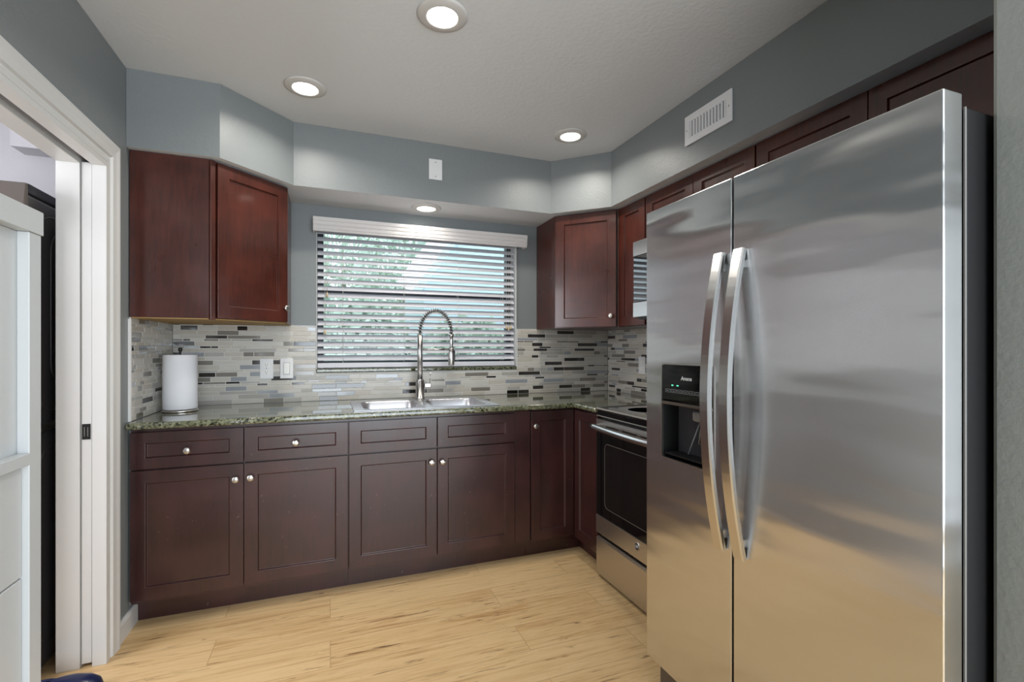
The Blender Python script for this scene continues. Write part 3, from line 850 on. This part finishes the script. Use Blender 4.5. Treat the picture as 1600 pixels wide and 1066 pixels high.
# ------------------------------------------------------------------ recessed lamps
def lamp(label, x, y, z, k=1.0):
    t = thing('recessed_light', label, 'ceiling light', (x, y, z), 0, 'recessed lamps in the kitchen ceiling')
    MB().lathe([(0.056, -0.0005), (0.092, -0.0005), (0.092, -0.004), (0.084, -0.007), (0.064, -0.0115), (0.058, -0.0115), (0.056, -0.0095), (0.056, -0.0005)], (0, 0, 0), seg=48).build('trim_ring', M['trim_ring'], t)
    MB().lathe([(0.0555, -0.0045), (0.0555, -0.0062), (0.045, -0.0072), (0.0001, -0.0080)], (0, 0, 0), seg=40).build('lens', M['lens'], t)
    d = bpy.data.lights.new('lamp_beam', 'AREA'); d.shape = 'DISK'; d.size = 0.10
    d.energy = LAMP_W * k; d.color = (1.0, 0.945, 0.86); d.spread = math.radians(148)
    o = bpy.data.objects.new('lamp_beam', d); COL.objects.link(o); o.parent = t; o.location = (0, 0, -0.0125)
    return t
lamp('lit recessed ceiling lamp nearest the viewer, at the top edge', 0.384, 1.722, CEIL)
lamp('lit recessed ceiling lamp in front of the left corner soffit', -0.109, 2.425, CEIL)
lamp('lit recessed ceiling lamp in front of the right corner soffit', 1.286, 2.435, CEIL)
lamp('lit recessed lamp in the soffit underside above the window', 0.560, 2.975, SOFF, 0.22)

# ------------------------------------------------------------------ range
rg = thing('kitchen_range', 'stainless steel electric range with a black glass door beside the refrigerator', 'range', (1.375, 2.2685, 0), -PI / 2)   # local x towards camera, y into the wall
W = 0.760; D = 0.605
MB().box(0.002, W - 0.002, 0.012, D, 0.045, 0.896).build('body', M['black'], rg)
MB().box(0.002, W - 0.002, -0.012, D, 0.897, 0.9165).build('cooktop', M['cooktop'], rg, bevel=0.003)
b = MB().box(0.0, W, -0.016, -0.0125, 0.9085, 0.9168).box(0.0, 0.0045, -0.016, D, 0.9168, 0.9215).box(0, W, -0.016, -0.012, 0.8725, 0.8755)
b.build('cooktop_trim', M['edge'], rg)
MB().box(0.003, W - 0.003, -0.012, 0.011, 0.872, 0.8965).build('front_band', M['blackglass'], rg)
for cx, cy, r in ((0.20, 0.17, 0.105), (0.56, 0.17, 0.085), (0.20, 0.44, 0.085), (0.56, 0.44, 0.105)):
    MB().lathe([(r, 0.0), (r, 0.0004), (r - 0.003, 0.0004), (r - 0.003, 0.0), (r, 0)], (cx, cy, 0.9166), seg=48).build('burner_ring', M['printgrey'], rg)
dr = MB().box(0.004, W - 0.004, -0.020, 0.011, 0.340, 0.800).build('oven_door', M['blackglass'], rg, bevel=0.003)
# glass window set in the door with a bright rounded outline
wq = rrect(0.090, W - 0.090, 0.395, 0.735, 0.03)
MB().tube([(x, -0.0203, z) for x, z in wq], 0.0016, 6, closed=True).build('window_outline', M['outline'], dr)
b = MB().prism(wq, 0, 0.0006)
for p in b.v: p.x, p.y, p.z = p.x, -0.0202 - p.z, p.y
b.build('oven_window', M['ovenglass'], dr)
b = MB().box(0.005, W - 0.005, 0.03, 0.031, 0.46, 0.463)
# steel top of the door with vent slots, steel lower strip with the badge
tp = MB().cells([0.004, 0.10, 0.22, 0.25, 0.37, 0.40, 0.52, 0.55, 0.67, W - 0.004], [0.801, 0.822, 0.829, 0.856], lambda x, z: not (0.822 < z < 0.829 and (0.10 < x < 0.22 or 0.25 < x < 0.37 or 0.40 < x < 0.52 or 0.55 < x < 0.67)), 0, 0.030)
for p in tp.v: p.x, p.y, p.z = p.x, 0.010 - p.z, p.y
tp.build('door_rail', M['rangesteel'], dr)
MB().box(0.09, 0.68, 0.002, 0.0098, 0.818, 0.834).build('vent_shadow', M['dark'], dr)
ls = MB().box(0.004, W - 0.004, -0.022, 0.011, 0.243, 0.339).build('lower_strip', M['rangesteel'], dr, bevel=0.002)
bx, bz = 0.378, 0.304
bg = MB().lathe([(0.0205, 0.0), (0.0205, 0.003), (0.0165, 0.004), (0.0155, 0.0025), (0.0001, 0.0025)], (bx, -0.0222, bz), (0, -1, 0), 32).build('badge', M['nickel'], ls)
MB().lathe([(0.0152, 0.0), (0.0152, 0.0005), (0.0001, 0.0005)], (bx, -0.0248, bz), (0, -1, 0), 28).build('badge_disc', M['gasket'], ls)
hp = []
for k in range(25):
    s = k / 24; hp.append((0.012 + s * (W - 0.024), -0.052 - 0.022 * math.sin(PI * s), 0.818))
hb = MB().tube(hp, 0.0168, 14)
for x in (0.030, W - 0.030): hb.box(x - 0.014, x + 0.014, -0.058, -0.0205, 0.808, 0.828)
hb.build('door_handle', M['handlesteel'], dr)
dw = MB().extrude([(-0.020, 0.022), (0.012, 0.022), (0.012, 0.214), (-0.006, 0.220), (-0.020, 0.212)], 0.004, W - 0.004, 'x').build('storage_drawer', M['rangesteel'], rg, bevel=0.002)
for x in (0.06, W - 0.06):
    for y in (0.08, D - 0.08): MB().lathe([(0.018, 0), (0.018, 0.044)], (x, y, 0.0005), seg=14).build('foot', M['black'], rg)

# ------------------------------------------------------------------ microwave
mw = thing('microwave', 'over-the-range microwave with a dark glass door and silver bands', 'microwave', (1.60, 2.272, 1.402), -PI / 2)
MB().box(0, 0.742, 0.030, 0.388, 0.0, 0.434).build('body', M['black'], mw)
md = MB().box(0.0, 0.560, 0.0, 0.0295, 0.095, 0.352).build('door', M['mwglass'], mw, bevel=0.002)
MB().box(0.0, 0.742, -0.004, 0.0295, 0.353, 0.434).build('top_band', M['handlesteel'], mw, bevel=0.003)
MB().box(0.0, 0.742, -0.004, 0.0295, 0.010, 0.094).build('bottom_band', M['handlesteel'], mw, bevel=0.003)
MB().box(0.561, 0.742, 0.0, 0.0295, 0.095, 0.352).build('control_panel', M['black'], mw, bevel=0.002)
MB().tube([(0.53, -0.03, 0.11), (0.53, -0.03, 0.34)], 0.009, 10).box(0.523, 0.537, -0.03, -0.001, 0.115, 0.13).box(0.523, 0.537, -0.03, -0.001, 0.32, 0.335).build('handle', M['handlesteel'], md)

# ------------------------------------------------------------------ refrigerator
FX = 1.055
rf = thing('refrigerator', 'stainless steel side-by-side refrigerator with curved handles and a door dispenser', 'refrigerator', (FX, 1.420, 0), -PI / 2)   # local x = 1.420 - Y, local y = X - FX
FW = 0.883; SPL = 0.3885
FZ0, FZ1 = 0.150, 1.720
MB().box(0.004, FW - 0.004, 0.078, 0.86, 0.035, 1.700).build('body', M['fridgeside'], rf, bevel=0.004)
MB().box(0.010, FW - 0.010, 0.0595, 0.0775, 0.160, 1.698).build('gasket', M['gasket'], rf)
MB().box(FW - 0.0065, FW - 0.0035, 0.0745, 0.0778, 0.040, 1.700).build('body_edge', M['edge'], rf)
def door_skin(x0, x1, hole=None):
    # door sheet with rounded long edges and a hole for the dispenser; thickness goes to +y
    b = MB()
    xs = [x0, x1]; zs = [FZ0, FZ1]
    if hole: xs = [x0, hole[0], hole[1], x1]; zs = [FZ0, hole[2], hole[3], FZ1]
    b.cells(xs, zs, lambda x, z: not (hole and hole[0] < x < hole[1] and hole[2] < z < hole[3]), 0, 0.058)
    for p in b.v: p.x, p.y, p.z = p.x, 0.058 - p.z, p.y
    return b
DH = (0.086, 0.320, 0.872, 1.186)
ld = door_skin(0.0, SPL - 0.0025, DH).build('freezer_door', M['fridge'], rf, bevel=0.003, seg=3)
rd = door_skin(SPL + 0.0045, FW).build('fridge_door', M['fridge'], rf, bevel=0.003, seg=3)
for o in (ld, rd): pass
# handles: flat bars bowed outwards, ends on the door
def handle(xc, par, z0, z1):
    P = []
    for k in range(33):
        s = k / 32; z = z0 + (z1 - z0) * s
        P.append((xc, -0.0085 - 0.052 * (1 - abs(2 * s - 1) ** 2.0), z))
    b = MB().sweep_rect(P, (0.0185, 0.0085), (1, 0, 0))
    for z, s in ((z0 + 0.04, -1), (z1 - 0.04, 1)):
        q = 0.052 * (1 - abs(2 * ((z - z0) / (z1 - z0)) - 1) ** 2.0)
        b.box(xc - 0.007, xc + 0.007, -0.0085 - q + 0.004, 0.0005, z - 0.010, z + 0.010)
    return b.build('door_handle', M['handlesteel'], par)
handle(0.3525, ld, 0.666, 1.510)
handle(0.4240, rd, 0.666, 1.510)
# dispenser
dp = MB()
hx0, hx1, hz0, hz1 = DH
dz = 0.062
dp.poly([(hx0, 0.004, hz0), (hx1, 0.004, hz0), (hx1, 0.004, hz1), (hx0, 0.004, hz1), (hx0 + 0.012, dz, hz0 + 0.012), (hx1 - 0.012, dz, hz0 + 0.012), (hx1 - 0.012, dz, hz1), (hx0 + 0.012, dz, hz1)],
        [(0, 1, 5, 4), (1, 2, 6, 5), (2, 3, 7, 6), (3, 0, 4, 7), (4, 5, 6, 7)])
ds = dp.build('dispenser_recess', M['recess'], ld)
b = MB()
q1 = rrect(hx0 - 0.004, hx1 + 0.004, hz0 - 0.004, hz1 + 0.004, 0.014); q2 = rrect(hx0 + 0.001, hx1 - 0.001, hz0 + 0.001, hz1 - 0.001, 0.010)
rings = [[(x, 0.001, z) for x, z in q1], [(x, -0.0018, z) for x, z in q1], [(x, -0.0018, z) for x, z in q2], [(x, 0.006, z) for x, z in q2]]
loops(b, rings, cap=False, smooth=False)
b.build('bezel', M['nickel'], ds)
pn = MB().box(hx0 + 0.001, hx1 - 0.001, -0.0008, 0.012, 1.068, hz1 - 0.001).build('control_panel', M['blackglass'], ds, bevel=0.001)
b = MB()
for k in range(7):
    xa = 0.105 + k * 0.0285
    za, zb, xe = 1.093, 1.104, xa + 0.024
    for bxx in ((xa, xe, za, za + 0.0011), (xa, xe, zb - 0.0011, zb), (xa, xa + 0.0011, za, zb), (xe - 0.0011, xe, za, zb)):
        b.box(bxx[0], bxx[1], -0.0013, -0.0009, bxx[2], bxx[3])
    b.box(xa + 0.006, xa + 0.018, -0.0013, -0.0009, 1.0975, 1.099)
b.build('button_row', M['printgrey'], pn)
for xa in (0.135, 0.160, 0.293): MB().box(xa, xa + 0.009, -0.0013, -0.0009, 1.1155, 1.119).build('indicator_light', M['green'], ds)
MB().box(hx0 + 0.002, hx1 - 0.002, -0.004, 0.02, 1.052, 1.062).build('panel_lip', M['washertop'], ds, bevel=0.002)
MB().box(0.205, 0.290, 0.020, 0.058, 1.006, 1.040).build('spout', M['grey_amber'], ds, bevel=0.008)
pdl = MB().poly([(0.215, 0.050, 1.004), (0.280, 0.050, 1.004), (0.272, 0.034, 0.935), (0.222, 0.034, 0.935), (0.215, 0.055, 1.004), (0.280, 0.055, 1.004), (0.272, 0.039, 0.935), (0.222, 0.039, 0.935)],
                [(0, 1, 2, 3), (7, 6, 5, 4), (0, 4, 5, 1), (1, 5, 6, 2), (2, 6, 7, 3), (3, 7, 4, 0)]).build('paddle', M['black'], ds, bevel=0.001)
MB().tube([(0.217, 0.0485, 1.002), (0.2235, 0.0325, 0.937), (0.2705, 0.0325, 0.937), (0.278, 0.0485, 1.002)], 0.0018, 6).build('paddle_rim', M['edge'], pdl)
MB().tube([(0.210, 0.052, 1.006), (0.168, 0.040, 0.892)], 0.0024, 6).build('water_tube', M['printgrey'], ds)
b = MB().box(hx0 + 0.013, hx1 - 0.013, 0.004, dz - 0.004, hz0 + 0.0125, hz0 + 0.017)
for k in range(9): b.box(hx0 + 0.02, hx1 - 0.02, 0.008 + k * 0.005, 0.0095 + k * 0.005, hz0 + 0.0172, hz0 + 0.019)
b.build('drip_tray', M['black'], ds)
b = MB()
for a, c, z in ((0.112, 0.142, 0.927), (0.112, 0.130, 0.921)): b.box(a, c, dz - 0.001, dz - 0.0004, z, z + 0.002)
b.build('recess_print', M['printgrey'], ds)
gr = MB().box(0.030, FW - 0.010, 0.035, 0.076, 0.030, 0.142)
gr.build('toe_grille', M['washertop'], rf, bevel=0.004)
for x in (0.05, FW - 0.05):
    for y in (0.12, 0.80): MB().lathe([(0.022, 0), (0.022, 0.034)], (x, y, 0.0005), seg=14).build('foot', M['black'], rf)
# lettering
def lettering(name, body, size, parent, loc, mtl, shear=0.0, bold=0.0):
    cu = bpy.data.curves.new(name, 'FONT'); cu.body = body; cu.size = size; cu.extrude = 0.0002
    cu.align_x = 'CENTER'; cu.align_y = 'CENTER'; cu.shear = shear; cu.offset = bold
    tmp = bpy.data.objects.new(name, cu); COL.objects.link(tmp)
    me = bpy.data.meshes.new_from_object(tmp.evaluated_get(bpy.context.evaluated_depsgraph_get()))
    bpy.data.objects.remove(tmp)
    me.materials.clear(); me.materials.append(mtl)
    o = bpy.data.objects.new(name, me); COL.objects.link(o)
    o.parent = parent; o.location = loc; o.rotation_euler = (PI / 2, 0, 0)
    return o
lettering('lettering', 'Amana', 0.0175, pn, (0.205, -0.0013, 1.142), M['print'], 0.15, 0.0004)
lettering('lettering', 'GE', 0.017, ls, (bx, -0.0257, bz), M['print'], 0.2, 0.0002)

# ------------------------------------------------------------------ laundry machine, white cabinet, shoe
lm = thing('stacked_laundry_machine', 'tall charcoal stacked washer and dryer in the laundry room doorway', 'washer dryer', (-1.36, 2.60, 0))
SXF = -1.022
LYF, LYB = 2.237, 2.93
MB().box(-1.69, SXF, LYF, LYB, 0.02, 0.925).build('washer_body', M['washer'], lm, world=True, bevel=0.012)
MB().box(-1.68, SXF - 0.004, LYF + 0.01, LYB - 0.01, 0.9255, 0.945).build('joint_strip', M['gasket'], lm, world=True)
MB().box(SXF - 0.002, SXF + 0.010, LYF + 0.002, LYF + 0.16, 0.925, 0.955).build('bracket', M['nickel'], lm, world=True, bevel=0.003)
MB().box(-1.69, SXF, LYF, LYB, 0.9455, 1.800).build('dryer_body', M['washer'], lm, world=True, bevel=0.012)
MB().extrude([(LYF - 0.028, 1.72), (LYF - 0.0005, 1.72), (LYF - 0.0005, 1.832), (LYF - 0.010, 1.838)], -1.69, SXF + 0.002, 'x').build('control_console', M['washertop'], lm, world=True, bevel=0.006)
MB().box(-1.69, SXF + 0.002, LYF + 0.001, LYB, 1.8005, 1.838).build('top_cover', M['gasket'], lm, world=True, bevel=0.006)
b = MB()
for (ya, yb, za, zb, r) in ((LYF + 0.06, LYB - 0.06, 1.00, 1.75, 0.10), (LYF + 0.15, LYB - 0.15, 1.10, 1.70, 0.08), (LYF + 0.06, LYB - 0.06, 0.10, 0.86, 0.10)):
    b.tube([(SXF, y, z) for y, z in rrect(ya, yb, za, zb, r)], 0.0035, 6, closed=True)
b.build('panel_rib', M['washer'], lm, world=True)
for x in (-1.64, -1.08):
    for y in (LYF + 0.06, LYB - 0.06): MB().lathe([(0.02, 0), (0.02, 0.0195)], (x, y, 0.0003), seg=12).build('foot', M['black'], lm, world=True)

wc = thing('white_cabinet', 'tall white panelled cabinet standing against the left wall beside the doorway', 'cabinet', (-0.725, 1.0, 0))
CXF = -0.62; CY0, CY1 = 0.62, 1.408
CXB = XL + 0.024
st = 0.046
b = MB().box(CXB, CXF - 0.022, CY0, CY1, 0, 1.497)
b.box(CXF - 0.0219, CXF, CY1 - st, CY1, 0, 1.497).box(CXF - 0.0219, CXF, CY0, CY0 + st, 0, 1.497)
b.box(CXF - 0.0219, CXF, CY0 + st, CY1 - st, 0, 0.10)
b.build('body', M['cabwhite'], wc, world=True, bevel=0.0015)
MB().box(CXB, CXF + 0.003, CY0 - 0.004, CY1 + 0.004, 1.4975, 1.551).build('top_cap', M['cabwhite'], wc, world=True, bevel=0.0015)
MB().box(CXF - 0.0218, CXF + 0.001, CY0 + st + 0.001, CY1 - st - 0.001, 0.982, 1.008).build('ledge', M['cabwhite'], wc, world=True, bevel=0.0015)
for za, zb in ((0.738, 0.978), (0.42, 0.734), (0.104, 0.416)):
    MB().box(CXF - 0.0218, CXF - 0.012, CY0 + st + 0.002, CY1 - st - 0.002, za, zb).build('front_panel', M['cabwhite'], wc, world=True, bevel=0.002)

sh = thing('clog_shoe', 'dark navy rubber clog lying on the floor in front of the laundry doorway', 'shoe', (-0.885, 2.135, 0.0))
# clog: outline rings rising from the sole to the vamp, toe pointing towards +x
def clog_ring(z, grow, x0, x1, w):
    pts = []
    for k in range(32):
        a = 2 * PI * k / 32
        x = math.cos(a); y = math.sin(a)
        ww = w * (0.88 + 0.16 * x)
        pts.append(((x0 + x1) / 2 + (x1 - x0) / 2 * x * (1 if x > 0 else 1.0), ww * (abs(y) ** 0.8) * (1 if y >= 0 else -1), z))
    return pts
b = MB()
loops(b, [clog_ring(z, 0, a, c, w) for z, a, c, w in ((0.0005, -0.13, 0.105, 0.040), (0.008, -0.14, 0.118, 0.047), (0.024, -0.14, 0.12, 0.048), (0.030, -0.138, 0.116, 0.045))])
b.f.append(list(range(32))[::-1]); b.mi.append(0); b.sm.append(False)
so_ = b.build('sole', M['shoe2'], sh)
b = MB()
loops(b, [clog_ring(z, 0, a, c, w) for z, a, c, w in ((0.0302, -0.03, 0.116, 0.045), (0.045, -0.028, 0.110, 0.044), (0.060, -0.03, 0.090, 0.038), (0.071, -0.034, 0.055, 0.027), (0.075, -0.03, 0.02, 0.012))])
b.build('upper', M['shoe'], sh)
b = MB()
b.tube([(0.03, -0.046, 0.034), (-0.05, -0.046, 0.052), (-0.125, -0.03, 0.060), (-0.137, 0, 0.062), (-0.125, 0.03, 0.060), (-0.05, 0.046, 0.052), (0.03, 0.046, 0.034)], 0.006, 8)
b.build('heel_strap', M['shoe'], sh)

# ------------------------------------------------------------------ outdoors beyond the window
MB().box(-25, 30, 3.4, 45, -0.35, -0.30).build('ground', M['grass'])
struct(bpy.data.objects['ground'], 'pale lawn outside the window', 'ground')
MB().box(-6, 3.5, 5.2, 8.2, -0.2995, -0.28).build('driveway', M['drive'])
struct(bpy.data.objects['driveway'], 'concrete drive outside the window', 'driveway')
nh = thing('neighbouring_house', 'pale house with a white sloping eave seen through the blind', 'house', (5.2, 9.0, -0.3))
def at(px, py, Y):
    l = (px - 800) / 745.0; yw = math.atan2(284, 745); s_, c_ = math.sin(yw), math.cos(yw)
    d = Y / (c_ - l * s_); return Vector(((s_ + l * c_) * d, Y, 1.24 + (544 - py) * d / 745.0))
E0 = at(641, 458, 8.6); E1 = at(705, 372, 8.6)
dirv = (E1 - E0).normalized(); E2 = E0 + dirv * 4.5
nrm = Vector((-dirv.z, 0, dirv.x))
b = MB()
ww = 0.30
P = []
for yy in (8.50, 8.62):
    for p in (E0, E2, E2 + nrm * ww, E0 + nrm * ww): P.append((p.x, yy, p.z))
b.poly(P, [(0, 1, 2, 3), (7, 6, 5, 4), (0, 4, 5, 1), (1, 5, 6, 2), (2, 6, 7, 3), (3, 7, 4, 0)])
b.build('fascia', M['fascia'], nh, world=True)
b = MB()
xe = E2.x + 5.5
poly = [(E0.x + 0.25, 0.0), (xe, 0.0), (xe, E2.z), (E2.x + 0.12, E2.z - 0.02), (E0.x + 0.25, E0.z + 0.10)]
P = [(x, 8.63, z - 0.3 if z == 0 else z) for x, z in poly] + [(x, 11.0, z - 0.3 if z == 0 else z) for x, z in poly]
b.poly(P, [(0, 1, 2, 3, 4), (9, 8, 7, 6, 5)] + [(i, i + 5, (i + 1) % 5 + 5, (i + 1) % 5) for i in range(5)])
b.build('wall', M['stucco'], nh, world=True)
def tree(label, x, y, h, r, seed, m):
    rn = random.Random(seed)
    t = thing('garden_tree', label, 'tree', (x, y, -0.3), 0, 'trees outside the window')
    b = MB().tube([(0, 0, 0), (0.05, 0, h * 0.35), (0, 0.05, h * 0.6)], [0.12, 0.09, 0.05], 8).build('trunk', M['bark'], t)
    b = MB()
    for k in range(2600):
        u = Vector((rn.gauss(0, 1), rn.gauss(0, 1), rn.gauss(0, 1))).normalized() * (rn.random() ** 0.4)
        c = Vector((u.x * r, u.y * r, h * 0.52 + u.z * h * 0.48))
        q = Euler((rn.random() * 6, rn.random() * 6, rn.random() * 6)).to_matrix()
        s_ = rn.uniform(0.08, 0.16)
        P = [c + q @ Vector(v) * s_ for v in ((-1, 0, 0), (0, -0.45, 0.1), (1, 0, 0), (0, 0.45, 0.1))]
        b.poly(P, [(0, 1, 2, 3)])
    b.build('crown', m, t, fix=False)
tree('broad green tree left in the view through the blind', -1.2, 10.2, 4.8, 1.35, 1, M['leaf1'])
tree('daylight-paled green tree beside the neighbouring eave', 1.9, 13.2, 6.0, 1.5, 2, M['leaf2'])
tree('low bushy tree in front of the neighbouring wall', 1.85, 6.7, 2.0, 0.85, 3, M['leaf1'])
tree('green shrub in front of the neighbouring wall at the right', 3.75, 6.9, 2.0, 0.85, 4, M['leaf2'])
tree('small green shrub low at the left beyond the drive', 0.5, 8.0, 2.3, 0.9, 5, M['leaf1'])
tree('tall daylight-paled tree far back in the middle of the blind', 0.4, 16.5, 7.0, 2.2, 6, M['leaf2'])
